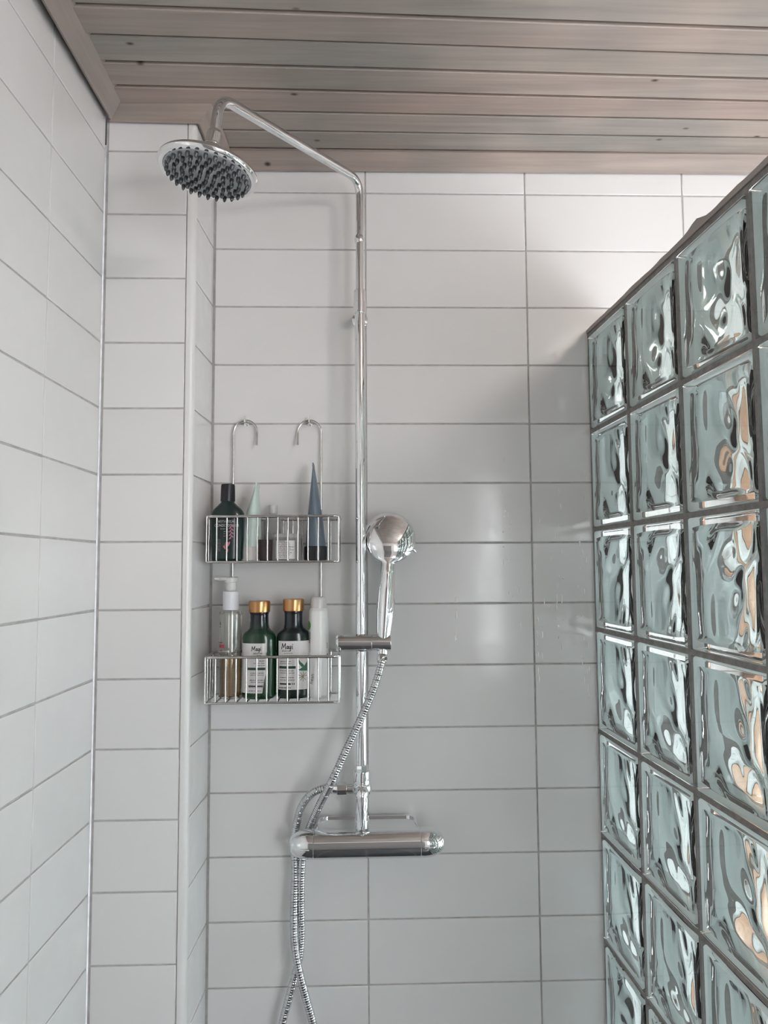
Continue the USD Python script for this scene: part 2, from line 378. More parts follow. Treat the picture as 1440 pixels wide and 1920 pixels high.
# ceiling boards: the joints are lines y = a + b x measured one by one where the picture shows them
ce = thing('ceiling', 'ceiling of grey-brown stained wooden boards', 'ceiling', kind='structure')
put(ce, 'ceiling_backing', bx((XL - 0.15, YF - 0.1, 2.40), (XR + 0.1, 0.1, 2.45)), CEIL_DARK)
lines = [(0.0270, 0.003), (-0.0345, 0.004), (-0.0955, 0.006), (-0.1555, 0.010), (-0.2180, 0.018), (-0.2790, 0.019), (-0.3415, 0.0235), (-0.4025, 0.026)]
while lines[-1][0] > YF:
    lines.append((lines[-1][0] - 0.0620, 0.026))
ZC = 2.372
for i, ((a0, b0), (a1, b1)) in enumerate(zip(lines, lines[1:])):
    prof = [(0.0, 0.016), (0.0, 0.0080), (0.085, 0.0080), (0.095, 0.0030), (0.125, 0.0), (0.985, 0.0), (1.0, 0.0016), (1.0, 0.016)]
    x0, x1 = XL + 0.012, XR
    if i == 0:
        x0 = -0.29
    elif i in (1, 2):
        x0 = -0.305
    jit = RNG.normal(0, 0.0006)
    def end(x):
        return lambda t, z: (x, (a0 + b0 * x) * (1 - t) + (a1 + b1 * x) * t, ZC + z + jit)
    put(ce, 'board', prism(prof, end(x0), end(x1)), WOODS[[1, 2, 3, 1, 0, 2, 0, 2, 0, 1, 3][i % 11]], smooth=25)

# slanted cover trims in the angle of wall and ceiling
ZT = 2.346
SEC = [(0.0005, 0.0065), (0.0075, 0.0), (0.0395, 0.0240), (0.0375, 0.030), (0.034, 0.0325), (0.0005, 0.0325)]


def trim(name, label, p0, p1, nrm, k0, k1, m, z0=ZT, z1=ZT, gap=0.0):
    p0, p1, nrm = (np.array([*q, 0.0]) for q in (p0, p1, nrm)); t = (p1 - p0) / np.linalg.norm(p1 - p0)
    x = thing(name, label, 'ceiling trim', kind='structure')
    put(x, 'moulding', prism(SEC, lambda o, z: p0 + nrm * (o + gap) + t * (k0 * (o + gap)) + [0, 0, z + z0], lambda o, z: p1 + nrm * (o + gap) + t * (k1 * (o + gap)) + [0, 0, z + z1]), m, smooth=20)


trim('trim_1', 'grey-brown wooden cover trim along the left wall under the ceiling', (XL, YB), (XL, YF), (1, 0), 1, 0, TRIMY, 2.353, 2.335, gap=0.006)
trim('trim_2', 'grey-brown wooden cover trim across the front of the boxed corner', (XL, YB), (-0.3165, YB), (0, -1), 1, 1, TRIMW, 2.352, 2.350)
trim('trim_3', 'short grey-brown wooden cover trim on the side of the boxed corner behind the shower head', (-0.3165, YB), (XB, 0), (1, 0), -1, -1, TRIMY, 2.350, 2.344)
trim('trim_4', 'grey-brown wooden cover trim along the back wall under the ceiling', (XB, 0), (XR, 0), (0, -1), 1, 0, TRIMW, 2.342, 2.347)

lp = thing('ceiling_lamp', 'round white ceiling lamp behind the camera', 'lamp', (0.92, -1.40, ZC))
put(lp, 'lamp_base', lathe(rounded([(0.0, 0.0), (0.07, 0.0), (0.07, -0.02), (0.0, -0.02)], 0.003), (0.92, -1.40, ZC)), PLASTIC_WHITE, smooth=40)
put(lp, 'lamp_globe', lathe([(0.105 * math.sin(t) + 1e-5, -0.072 + 0.06 * math.cos(t)) for t in np.linspace(0, math.pi, 15)], (0.92, -1.40, ZC)), LAMP_LIT, smooth=True)

# ================================================================== GLASS BLOCK PARTITION
gw = thing('glass_block_wall', 'half-height partition of clear wavy glass blocks in dark grey mortar right of the shower', 'glass partition', (0.49, -0.6, 0))
GX, GA, PITCHB, GTOP, NC, NR = 0.4557, -0.0316, 0.2, 1.9965, 6, 10
gu = np.array([-GA, -1.0, 0]); gu /= np.linalg.norm(gu)           # along the wall, away from the back wall
gn = np.array([1.0, -GA, 0]); gn /= np.linalg.norm(gn)            # through the wall, away from the shower
THICK, SIZE = 0.080, 0.1925


def wave(u, v, seed, flip):
    """Relief of the pressed pattern: long leaf-like waves that lean one way."""
    if flip & 1:
        v = 1 - v
    p = np.stack([u * 2.2, v * 1.3, np.full_like(u, seed * 3.7)], -1)
    w1, w2 = meshkit.noise(p + 11.3, 3), meshkit.noise(p * 1.0 + 47.1, 5)
    q = np.stack([(u * 4.4 + v * 1.5 + 1.7 * w1), (v * 1.75 - u * 0.55 + 1.3 * w2), np.full_like(u, 5.0 + seed)], -1)
    h = meshkit.noise(q, 9) - 0.5 + 0.32 * (meshkit.noise(q * 2.1 + 3.0, 10) - 0.5)
    edge = np.clip(np.minimum.reduce([u, 1 - u, v, 1 - v]) / 0.06, 0, 1)
    return 0.0135 * h * (edge * edge * (3 - 2 * edge))


def block_mesh(flip):
    """A hollow pressed-glass block in its own frame: u along the wall, v up, w through it (0 = face towards the shower)."""
    out = rbox((0, 0, 0), (SIZE, SIZE, THICK), 0.005, 16).to_mesh()
    ov, of = out.vert_properties[:, :3], out.tri_verts
    n = 52; ins = 0.0125; a = np.linspace(0, 1, n)
    U, V = np.meshgrid(a, a, indexing='ij')
    def rnd(U, V):      # square to slightly rounded square
        x, y = 2 * U - 1, 2 * V - 1
        k = 1 - 0.035 * (x * y)**4
        return (x * k + 1) / 2, (y * k + 1) / 2
    Ur, Vr = rnd(U, V); S = SIZE - 2 * ins
    faces, vs = [], []
    i, j = np.meshgrid(np.arange(n - 1), np.arange(n - 1), indexing='ij')
    q = np.stack([i * n + j, (i + 1) * n + j, (i + 1) * n + j + 1, i * n + j + 1], -1).reshape(-1, 4)
    f0 = np.stack([ins + S * Ur, ins + S * Vr, 0.0115 + wave(U, V, 0, flip)], -1).reshape(-1, 3)
    f1 = np.stack([ins + S * Ur, ins + S * Vr, THICK - 0.0115 + wave(1 - U, V, 1, flip)], -1).reshape(-1, 3)
    rim = np.r_[[k * n for k in range(n)], [(n - 1) * n + k for k in range(1, n)], [k * n + n - 1 for k in range(n - 2, -1, -1)], [k for k in range(n - 2, 0, -1)]]
    m = len(rim); s = np.array([[rim[k], rim[(k + 1) % m], n * n + rim[(k + 1) % m], n * n + rim[k]] for k in range(m)])
    V3 = np.vstack([f0, f1]); Tq = np.vstack([q, q[:, ::-1] + n * n, s[:, ::-1]])
    t = trimesh.Trimesh(V3, quads(Tq), process=False)
    if t.volume > 0:
        t.invert()      # the cavity's surface looks into the cavity
    return cat((ov, of), (np.array(t.vertices), np.array(t.faces)))


def to_wall(v):
    return np.array([GX, 0, 0]) + v[:, :1] * gu + v[:, 2:] * gn + v[:, 1:2] * np.array([0, 0, 1.0])


BLK = [block_mesh(k) for k in range(2)]
for r in range(NR):
    for c in range(NC):
        v, f = BLK[1 if r % 5 in (2,) or r == 6 else 0]
        v = v + [c * PITCHB + 0.00375, GTOP - (r + 1) * PITCHB + 0.00375, 0]
        m = trimesh.Trimesh(to_wall(v), f, process=False)
        # (u, v, w) is left-handed here, so the winding is turned
        put(gw, 'glass_block', trimesh.Trimesh(np.array(m.vertices), np.array(m.faces)[:, ::-1], process=False), GLASS, smooth=38)
def joint_bars(d0, d1, hw):
    bars = []
    for r in range(NR + 1):
        z = GTOP - r * PITCHB
        bars.append(bx((0, z - hw, d0), (NC * PITCHB, z + hw, d1)))
    for c in range(NC + 1):
        for r in range(NR):
            z = GTOP - (r + 1) * PITCHB
            bars.append(bx((c * PITCHB - hw, z + hw, d0), (c * PITCHB + hw, z + PITCHB - hw, d1)))
    v, f = cat(*bars)
    return to_wall(v), f[:, ::-1]


EDGE = plain('pale_block_edge_coating', (0.86, 0.90, 0.89), 0.6)
put(gw, 'mortar', joint_bars(0.0030, 0.0165, 0.0042), MORTAR)
put(gw, 'mortar', joint_bars(THICK - 0.0165, THICK - 0.0030, 0.0042), MORTAR)
put(gw, 'edge_coating', joint_bars(0.0165, THICK - 0.0165, 0.0045), EDGE, label='pale coated edges of the glass blocks inside the joints')
# lumpy screed on top
n = 90; t = np.linspace(0, NC * PITCHB + 0.005, n)
hgt = 0.006 + 0.004 * meshkit.fbm(np.stack([t * 25, t * 0, t * 0], 1), 3, 2) + 0.009 * np.exp(-((t - 0.47) / 0.022)**2)
V = np.vstack([np.stack([t, GTOP + 0.0052 + hgt * e, np.full(n, w)], 1) for w, e in ((0.001, 0), (0.001, 1), (THICK - 0.001, 1), (THICK - 0.001, 0))])
q = [[k * n + i, k * n + i + 1, ((k + 1) % 4) * n + i + 1, ((k + 1) % 4) * n + i] for k in range(4) for i in range(n - 1)] + [[0, n, 2 * n, 3 * n], [n - 1, 4 * n - 1, 3 * n - 1, 2 * n - 1]]
tm = trimesh.Trimesh(to_wall(V), quads(q), process=False)
if tm.volume < 0:
    tm.invert()
put(gw, 'mortar_cap', tm, plain('grey_brown_screed', (0.36, 0.325, 0.30), 0.9), smooth=50)

# ================================================================== SHOWER COLUMN
PY = -0.075
PX = float(at(675.8, 900, PY)[0])
ZP = lambda py, y=PY: float(at(676, py, y)[2])
sc = thing('shower_column', 'chrome overhead shower column rising from the mixer with a bent arm and round head', 'shower', (PX, PY, ZP(1540)))
put(sc, 'lower_pole', lathe([(0.0100, ZP(1436)), (0.0100, ZP(566))], (PX, PY, 0), n=40), CHROME, smooth=40)
put(sc, 'pole_collar', lathe(rounded([(0.0, ZP(568)), (0.0118, ZP(568)), (0.0118, ZP(545)), (0.0, ZP(545))], 0.0015), (PX, PY, 0), n=40), CHROME, smooth=40)
HC = np.array(at(389, 327, -0.395)); HN = np.array([-0.15, -0.02, -1.0]); HN /= np.linalg.norm(HN)    # head's centre and the way it sprays
E0 = HC - HN * 0.118
pole_top = np.array([PX, PY, ZP(338)])
put(sc, 'arm', sweep(resample(bend([(PX, PY, ZP(548)), pole_top + [0.0015, 0, 0.0], E0 + np.array([0.0, 0, 0.008]), HC - HN * 0.035], 0.034, 12), 0.004), 0.0080, 28), CHROME, smooth=60)
put(sc, 'arm_joint', lathe([(0.0, -0.011), (0.006, -0.011), (0.0092, -0.006), (0.0100, 0.0), (0.0092, 0.006), (0.006, 0.011), (0.0, 0.011)], (PX, PY, ZP(449)), n=32), CHROME, smooth=60)
zb = ZP(578)
put(sc, 'wall_bracket', cat(lathe(rounded([(0.0, 0.0), (0.0165, 0.0), (0.0165, 0.006), (0.0085, 0.009), (0.0085, 0.058), (0.0, 0.058)], 0.0012), (PX, 0, zb), (0, -1, 0), 32),
                            lathe(rounded([(0.0, -0.012), (0.0128, -0.012), (0.0128, 0.012), (0.0, 0.012)], 0.001), (PX, PY, zb), (0, 0, 1), 32)), CHROME, smooth=40)
head_profile = rounded([(0.0, 0.0), (0.0655, 0.0), (0.0665, 0.0012), (0.0735, 0.001), (0.0760, -0.004), (0.0745, -0.0085), (0.05, -0.0135), (0.024, -0.019), (0.0175, -0.022), (0.0165, -0.026), (0.0, -0.026)], 0.0012)
hd = put(sc, 'shower_head', lathe(head_profile, HC, HN, 72), CHROME, smooth=35, label='round chrome overhead shower head')
put(hd, 'spray_plate', lathe([(0.0, -0.001), (0.0652, -0.001), (0.0652, 0.0016), (0.0, 0.0016)], HC, HN, 64), plain('grey_spray_plate', (0.46, 0.475, 0.49), 0.3), smooth=30)
put(hd, 'swivel_nut', lathe(rounded([(0.0, -0.046), (0.0140, -0.046), (0.0148, -0.040), (0.0148, -0.026), (0.0, -0.026)], 0.0012), HC, HN, 32), CHROME, smooth=40)
put(hd, 'arm_ferrule', lathe(rounded([(0.0, -0.071), (0.0098, -0.071), (0.0118, -0.066), (0.0118, -0.049), (0.0130, -0.048), (0.0130, -0.0455), (0.0, -0.0455)], 0.0008), HC, HN, 32), CHROME, smooth=40)
NOZ = mat('smoky_nozzle_plastic', {'p': ('principled_bsdf', {'base_color': (0.045, 0.05, 0.055), 'roughness': 0.08, 'coat_weight': 0.6})})
ax_a = np.cross(HN, [0, 1.0, 0]); ax_a /= np.linalg.norm(ax_a); ax_b = np.cross(HN, ax_a)
for rr, cnt, ph in ((0.0, 1, 0), (0.0125, 6, 0.2), (0.0250, 12, 0.1), (0.0375, 18, 0.0), (0.0495, 22, 0.15), (0.0605, 28, 0.05)):
    for k in range(cnt):
        th = ph + 2 * math.pi * k / cnt
        o = HC + rr * (math.cos(th) * ax_a + math.sin(th) * ax_b)
        put(hd, 'nozzle', lathe([(0.0, 0.0012), (0.0030, 0.0014), (0.0034, 0.0045), (0.0028, 0.0075), (0.0012, 0.0102), (0.0, 0.0108)], o, HN, 10), NOZ, smooth=50)

# diverter block on top of the mixer
Zd = ZP(1478)
put(sc, 'upper_nut', lathe(rounded([(0.0, ZP(1446)), (0.0128, ZP(1446)), (0.0128, ZP(1439)), (0.0115, ZP(1433)), (0.0, ZP(1433))], 0.0008), (PX, PY, 0), n=8), CHROME, smooth=25)
dv = put(sc, 'diverter', cat(lathe(rounded([(0.0, ZP(1537)), (0.0122, ZP(1537)), (0.0122, Zd), (0.0158, Zd + 0.008), (0.0163, Zd + 0.016), (0.0158, ZP(1445)), (0.0, ZP(1445))], 0.001), (PX, PY, 0), n=40),
                             lathe([(0.0187 * math.sin(t) + 1e-6, 0.0187 * math.cos(t)) for t in np.linspace(0, math.pi, 21)], (PX, PY, Zd), n=40)), CHROME, smooth=50)
put(sc, 'lower_nut', lathe(rounded([(0.0, ZP(1555)), (0.0136, ZP(1555)), (0.0136, ZP(1536)), (0.0, ZP(1536))], 0.001), (PX, PY, 0), n=32), CHROME, smooth=40)
ox = float(at(632, 1477, PY)[0])
put(dv, 'hose_outlet', cat(lathe(rounded([(0.0, 0.0), (0.0120, 0.0), (0.0120, 0.018), (0.0, 0.018)], 0.001), (ox, PY, Zd), (1, 0, 0), 8), lathe([(0.0, 0.015), (0.0090, 0.015), (0.0090, 0.034), (0.0, 0.034)], (ox, PY, Zd), (1, 0, 0), 24)), CHROME, smooth=25)
kz = Zd - 0.003
lev = hull(((PX, PY - 0.024, kz), 0.0125), ((PX, PY - 0.020, kz), 0.0135), seg=40)
lev2 = hull(((PX, PY - 0.028, kz - 0.003), 0.0098), ((PX + 0.0005, PY - 0.030, kz - 0.028), 0.0062), seg=32) + hull(((PX + 0.0005, PY - 0.030, kz - 0.028), 0.0062), ((PX + 0.001, PY - 0.029, kz - 0.055), 0.0026), seg=32)
put(dv, 'diverter_lever', lev + lev2, CHROME, smooth=50)
slz = float(at(680, 1205, -0.08)[2]); sx0, sxm, sx1 = (float(at(q, 1205, -0.085)[0]) for q in (630, 697, 733))
sl = put(sc, 'slider', lathe(rounded([(0.0, 0.0), (0.0135, 0.0), (0.0166, 0.004), (0.0166, sxm - sx0 - 0.0004), (0.0, sxm - sx0 - 0.0004)], 0.0008), (sx0, -0.083, slz), (1, 0, 0), 40), CHROME, smooth=40)
put(sl, 'hand_shower_holder', lathe(rounded([(0.0, 0.0), (0.0160, 0.0), (0.0160, sx1 - sxm), (0.0, sx1 - sxm)], 0.0012), (sxm, -0.083, slz), (1, 0, 0), 40), CHROME, smooth=40)

# mixer
MY, MR = -0.082, 0.0268
mz0, mz1 = float(at(690, 1608, MY)[2]), 0
MZ = mz0 + MR * 0.97
MXL, MXR, MXA, MXB = (float(at(q, 1580, MY - 0.02)[0]) for q in (543, 832, 588, 789))
mx = thing('shower_mixer', 'chrome thermostatic bar mixer with rounded end handles and a shelf-like top', 'mixer tap', ((MXA + MXB) / 2, MY, MZ))
barrel = m3.Manifold.cylinder(MXB - MXA, MR, MR, 64).rotate((0, 90, 0)).translate((MXA, MY, MZ))
def upright(x, y, z0, z1, r):
    return m3.Manifold.cylinder(z1 - z0, r, r, 48).translate((x, y, z0))


corners = [(MXA + 0.024, -0.043), (MXB - 0.024, -0.043)]
shelf = m3.Manifold.batch_hull([m3.Manifold.cylinder(MXB - MXA - 0.006, MR * 0.97, MR * 0.97, 64).rotate((0, 90, 0)).translate((MXA + 0.003, MY, MZ))] +
                               [upright(x, y, MZ + 0.002, MZ + 0.0290, 0.0205) for x, y in corners] + [upright(x, y, MZ + 0.002, MZ + 0.0305, 0.0190) for x, y in corners])
shelf_rim = m3.Manifold.batch_hull([upright(x, y, MZ + 0.0170, MZ + 0.0215, 0.0222) for x, y in corners])
tray = m3.Manifold.batch_hull([upright(x, y, MZ + 0.0275, MZ + 0.05, 0.0150) for x, y in corners] + [upright(x, MY + 0.006, MZ + 0.0275, MZ + 0.05, 0.004) for x in (MXA + 0.012, MXB - 0.012)])
put(mx, 'body', (barrel + shelf) - tray, CHROME, smooth=28)
put(mx, 'shelf_rim', shelf_rim, CHROME, smooth=28)


def end_cap(x, s):
    prof = [(MR * 0.985, 0.0), (MR * 0.985, 0.006)] + [(MR * 0.985 * math.cos(t)**0.8, 0.006 + 0.0385 * math.sin(t)) for t in np.linspace(0.05, math.pi / 2 - 0.002, 18)]
    return lathe([(0.0, 0.0)] + prof, (x, MY, MZ), (s, 0, 0), 56)


for x, s in ((MXA - 0.0012, -1), (MXB + 0.0012, 1)):
    e = put(mx, 'end_handle', end_cap(x, s), CHROME, smooth=50)
    put(e, 'grip_ridge', sweep(resample(bend([(x + s * 0.006, MY - MR - 0.0008, MZ - 0.001), (x + s * 0.021, MY - MR + 0.0015, MZ - 0.001), (x + s * 0.038, MY - 0.011, MZ - 0.001)], 0.02, 8), 0.002), 0.0017, 12), CHROME, smooth=50)
for x in (MXA + 0.023, MXB - 0.023):
    put(mx, 'wall_union', lathe(rounded([(0.0, 0.0), (0.021, 0.0), (0.021, 0.006), (0.014, 0.012), (0.014, 0.03), (0.0, 0.03)], 0.001), (x, 0, MZ + 0.004), (0, -1, 0), 32), CHROME, smooth=40)

# hand shower: one lofted spoon-shaped shell, spray side to the wall
hb = np.array([float(at(719, 1195, -0.083)[0]), -0.083, slz + 0.008]); htop = np.array(at(734, 958, -0.066))
hs = thing('hand_shower', 'chrome hand shower held upright on the slider with its domed back to the room', 'hand shower', hb)
Lh = float(np.linalg.norm(htop - hb)); hz = (htop - hb) / Lh
RH = 0.0510; zc = Lh - RH
hx = np.array([1.0, 0, 0]); hx -= hz * (hx @ hz); hx /= np.linalg.norm(hx); hy = np.cross(hz, hx)
zs = np.r_[np.linspace(0, zc - RH, 40, endpoint=False), zc - RH * np.cos(np.linspace(0.0, math.pi, 60))]
zs = np.unique(np.clip(zs, 0, Lh - 1e-5))
han = np.interp(zs, [0, 0.010, 0.05, 0.085, 0.115, 0.135, 0.16, 0.25], [0.0126, 0.0140, 0.0172, 0.0170, 0.0152, 0.0146, 0.0148, 0.012])
k = np.hanning(9); k /= k.sum(); han = np.convolve(np.pad(han, 4, 'edge'), k, 'valid')
disc = RH * np.sqrt(np.clip(1 - ((zs - zc) / RH)**2, 0, 1))
p4 = 5.0; a_ = (np.where(zs < zc, han, 0)**p4 + disc**p4)**(1 / p4)
blend = np.clip((zs - (zc - RH * 0.9)) / 0.02, 0, 1); blend = blend * blend * (3 - 2 * blend)
front = (1 - blend) * han + blend * np.maximum(0.024 * np.sqrt(np.clip(1 - ((zs - zc) / RH)**2, 0, 1)), han * np.clip((zc - zs) / (RH * 0.9), 0, 1) * 0.95)
back = (1 - blend) * han + blend * 0.006 * np.clip(disc / RH * 3, 0, 1)
nn = 48; th = np.arange(nn) * 2 * np.pi / nn
SH = 0.20
lean = lambda z: SH * max(0.0, z - (zc - RH * 1.3))
V = np.vstack([hb + hz * z + hy * lean(z) + hx * (a * np.cos(th))[:, None] + hy * (np.where(np.sin(th) < 0, fr, bk) * np.sin(th))[:, None] for z, a, fr, bk in zip(zs, a_, front, back)])
i, j = np.meshgrid(np.arange(len(zs) - 1), np.arange(nn), indexing='ij')
q = np.stack([i * nn + j, i * nn + (j + 1) % nn, (i + 1) * nn + (j + 1) % nn, (i + 1) * nn + j], -1).reshape(-1, 4)
V = np.vstack([V, hb, hb + hz * Lh + hy * lean(Lh)]); kk = len(V) - 2; mm = (len(zs) - 1) * nn
T = np.vstack([quads(q), [[kk, (j + 1) % nn, j] for j in range(nn)], [[kk + 1, mm + j, mm + (j + 1) % nn] for j in range(nn)]])
tm = trimesh.Trimesh(V, T, process=False)
if tm.volume < 0:
    tm.invert()
put(hs, 'shell', tm, CHROME, smooth=50)
put(hs, 'spray_face', lathe(rounded([(0.0, 0.003), (0.0488, 0.003), (0.0506, 0.006), (0.0498, 0.0105), (0.0, 0.0115)], 0.001), hb + hz * zc + hy * lean(zc), hy - hz * SH, 48), plain('grey_spray_face', (0.35, 0.36, 0.37), 0.35, metallic=0.6), smooth=40)
put(hs, 'mode_tab', hull((hb + hz * (zc - 0.020) + hx * 0.0480 + hy * 0.010, 0.0028), (hb + hz * (zc - 0.024) + hx * 0.0515 + hy * 0.010, 0.0022)), CHROME, smooth=50)
put(hs, 'handle_cone', lathe(rounded([(0.0, -0.032), (0.0098, -0.032), (0.0112, 0.004), (0.0, 0.004)], 0.0006), hb, hz, 32), CHROME, smooth=40)

# hose: one long metal hose from the diverter down, round and up to the hand shower
A = [(632, 1477, -0.075), (612, 1477, -0.075), (586, 1487, -0.069), (566, 1511, -0.056), (556, 1546, -0.043), (552, 1585, -0.041), (553, 1640, -0.045), (551, 1700, -0.050), (551, 1752, -0.056),
     (555, 1790, -0.062), (563, 1830, -0.064), (575, 1876, -0.060), (587, 1922, -0.056), (594, 1985, -0.053), (584, 2060, -0.051), (558, 2095, -0.050), (532, 2060, -0.049), (522, 1985, -0.047), (529, 1922, -0.045),
     (541, 1874, -0.044), (552, 1832, -0.043), (561, 1795, -0.042), (565, 1750, -0.043), (564, 1700, -0.044), (565, 1640, -0.046), (569, 1592, -0.043), (579, 1556, -0.043), (598, 1512, -0.074), (621, 1467, -0.101), (645, 1415, -0.103),
     (668, 1366, -0.104), (690, 1317, -0.106), (706, 1275, -0.104), (715, 1243, -0.095)]
pts = [at(*q) for q in A] + [hb - hz * 0.031]
pts[0] = np.array([ox, PY, Zd])
path = spline(pts, 0.00105)
s = np.arange(len(path)) * 0.00105
rad = 0.0061 + 0.0014 * np.abs(np.sin(math.pi * s / 0.0046))**0.6
ho = thing('shower_hose', 'ribbed metal shower hose crossing itself below the mixer', 'hose', pts[6])
put(ho, 'hose', sweep(path, rad, 14), HOSE, smooth=60)
for o, d in ((path[0], path[8] - path[0]), (path[-1], path[-9] - path[-1])):
    put(ho, 'hose_nut', lathe(rounded([(0.0, -0.002), (0.0100, -0.002), (0.0105, 0.008), (0.0085, 0.016), (0.0, 0.016)], 0.0006), o, d, 12), CHROME, smooth=25)

# ================================================================== WIRE CADDY
CY0, CY1 = -0.112, -0.013        # front and back of the baskets
CX0, CX1 = float(at(387, 969, CY0)[0]), float(at(635, 967, CY0)[0])
cd = thing('shower_caddy', 'two-tier stainless wire basket rack hanging by two hooks on the back wall', 'shower caddy', ((CX0 + CX1) / 2, CY1, 1.277))
hooks = []
for xs, xe, sgn in ((437.5, 481.5, 1), (602, 558, -1)):
    zt_ = float(at(xs, 788, CY1)[2]); x0 = float(at(xs, 830, CY1)[0]); x1 = float(at(xe, 830, CY1)[0]); rr = abs(x1 - x0) / 2; xc = (x0 + x1) / 2
    arc = [(xc - sgn * rr * math.cos(t), CY1 + 0.004, zt_ - rr + rr * math.sin(t)) for t in np.linspace(0, math.pi, 25)]
    P = [(x0, CY1 + 0.004, 1.2775)] + arc + [(x1, CY1 - 0.003, float(at(xe, 835, CY1)[2]))]
    put(cd, 'hanger_wire', sweep(resample(np.array(P), 0.004), 0.0024, 14), STEEL, smooth=50)
    hooks.append((xc, zt_))


def basket(z_rim, z_base):
    b = put(cd, 'basket', sweep(resample(bend([(0.5 * (CX0 + CX1), CY1, z_rim), (CX0, CY1, z_rim), (CX0, CY0, z_rim), (CX1, CY0, z_rim), (CX1, CY1, z_rim), (0.5 * (CX0 + CX1), CY1, z_rim)], 0.010), 0.004), 0.0027, 14), STEEL, smooth=50)
    put(b, 'base_frame', sweep(resample(bend([(0.5 * (CX0 + CX1), CY1, z_base), (CX0 + .001, CY1, z_base), (CX0 + .001, CY0 + 0.001, z_base), (CX1 - .001, CY0 + 0.001, z_base), (CX1 - .001, CY1, z_base), (0.5 * (CX0 + CX1), CY1, z_base)], 0.008), 0.004), 0.0020, 12), STEEL, smooth=50)
    xs = np.linspace(CX0 + 0.0005, CX1 - 0.0005, 14)
    for k, x in enumerate(xs):
        if k in (0, 13):
            P = [(x, CY0 + 0.0005, z_rim), (x, CY0 + 0.0005, z_base)]
        else:
            P = bend([(x, CY0, z_rim), (x, CY0, z_base), (x, CY1, z_base), (x, CY1, z_rim)], 0.004, 4)
        put(b, 'bar', sweep(np.array(P) if k in (0, 13) else P, 0.0016, 8), STEEL, smooth=50)
    for y in np.linspace(CY0, CY1, 5)[1:-1]:
        for x in (CX0, CX1):
            put(b, 'bar', sweep(np.array([(x, y, z_rim), (x, y, z_base)]), 0.0015, 8), STEEL, smooth=50)


zr1, zb1 = float(at(510, 968, CY0)[2]), float(at(510, 1053, CY0)[2])
zr2, zb2 = float(at(510, 1232, CY0)[2]), float(at(510, 1318, CY0)[2])
basket(zr1, zb1); basket(zr2, zb2)
for (xc, zt_), w in zip(hooks, ('left', 'right')):
    o = thing('wall_hook', f'small metal wall pin holding the {w} hook of the wire rack', 'wall hook', (xc, 0, zt_ - 0.004), group='wall pins holding the wire rack')
    put(o, 'pin', sweep(bend([(xc, 0.0, zt_ - 0.0055), (xc, -0.020, zt_ - 0.0055), (xc, -0.0205, zt_ + 0.0075)], 0.003, 5), 0.0018, 10), CHROME, smooth=50)
    put(o, 'base', lathe(rounded([(0.0, 0.0), (0.005, 0.0), (0.005, 0.002), (0.0, 0.002)], 0.0005), (xc, 0, zt_ - 0.0055), (0, -1, 0), 16), CHROME, smooth=40)

# ================================================================== BOTTLES
def loft(o, prof, n=48, p=2.0, rot=0.0, close=True):
    """prof rows: z, half width, half depth, x shift, y shift (the last two may be left out)."""
    th = np.arange(n) * 2 * np.pi / n; c, s = np.cos(th), np.sin(th)
    ux, uy = np.sign(c) * np.abs(c)**(2 / p), np.sign(s) * np.abs(s)**(2 / p)
    R = np.array([[math.cos(rot), -math.sin(rot)], [math.sin(rot), math.cos(rot)]])
    V = []
    for row in prof:
        z, a, b, dx, dy = (list(row) + [0, 0])[:5]
        xy = np.stack([a * ux + dx, b * uy + dy], 1) @ R.T
        V.append(np.c_[xy + np.asarray(o)[:2], np.full(n, o[2] + z)])
    V = np.vstack(V); m = len(prof)
    i, j = np.meshgrid(np.arange(m - 1), np.arange(n), indexing='ij')
    q = np.stack([i * n + j, i * n + (j + 1) % n, (i + 1) * n + (j + 1) % n, (i + 1) * n + j], -1).reshape(-1, 4)
    T = quads(q); k = len(V)
    V = np.vstack([V, V[:n].mean(0), V[-n:].mean(0)])
    T = np.vstack([T, [[k, (j + 1) % n, j] for j in range(n)], [[k + 1, (m - 1) * n + j, (m - 1) * n + (j + 1) % n] for j in range(n)]])
    return V, T


def fine(prof, step=0.003):
    """Profile rows smoothed to a curve."""
    P = np.asarray(prof, float)
    from scipy.interpolate import PchipInterpolator
    z = np.unique(np.r_[np.arange(P[0, 0], P[-1, 0], step), P[:, 0]])
    return np.c_[z, PchipInterpolator(P[:, 0], P[:, 1:])(z)]


class Skin:
    """The side of a bottle as a sheet: s along the girth in metres from the front, t up."""
    def __init__(self, o, prof, p=2.0, rot=0.0):
        self.o, self.P, self.p, self.rot = np.asarray(o, float), np.asarray(prof, float), p, rot

    def __call__(self, s, t, lift):
        s, t = np.asarray(s, float), np.asarray(t, float)
        a, b = np.interp(t, self.P[:, 0], self.P[:, 1]), np.interp(t, self.P[:, 0], self.P[:, 2])
        am, bm = self.P[:, 1].max(), self.P[:, 2].max()
        th = np.linspace(-math.pi, math.pi, 721) - math.pi / 2
        c, n = np.cos(th), np.sin(th)
        ux, uy = np.sign(c) * np.abs(c)**(2 / self.p), np.sign(n) * np.abs(n)**(2 / self.p)
        L = np.r_[0, np.cumsum(np.hypot(np.diff(am * ux), np.diff(bm * uy)))]; L -= L[360]
        X, Y = np.interp(s, L, ux), np.interp(s, L, uy)
        gx, gy = X / am, Y / bm; g = np.hypot(gx, gy) + 1e-12
        x, y = a * X + lift * gx / g, b * Y + lift * gy / g
        cr_, sr_ = math.cos(self.rot), math.sin(self.rot)
        return np.stack([self.o[0] + cr_ * x - sr_ * y, self.o[1] + sr_ * x + cr_ * y, self.o[2] + t], -1)


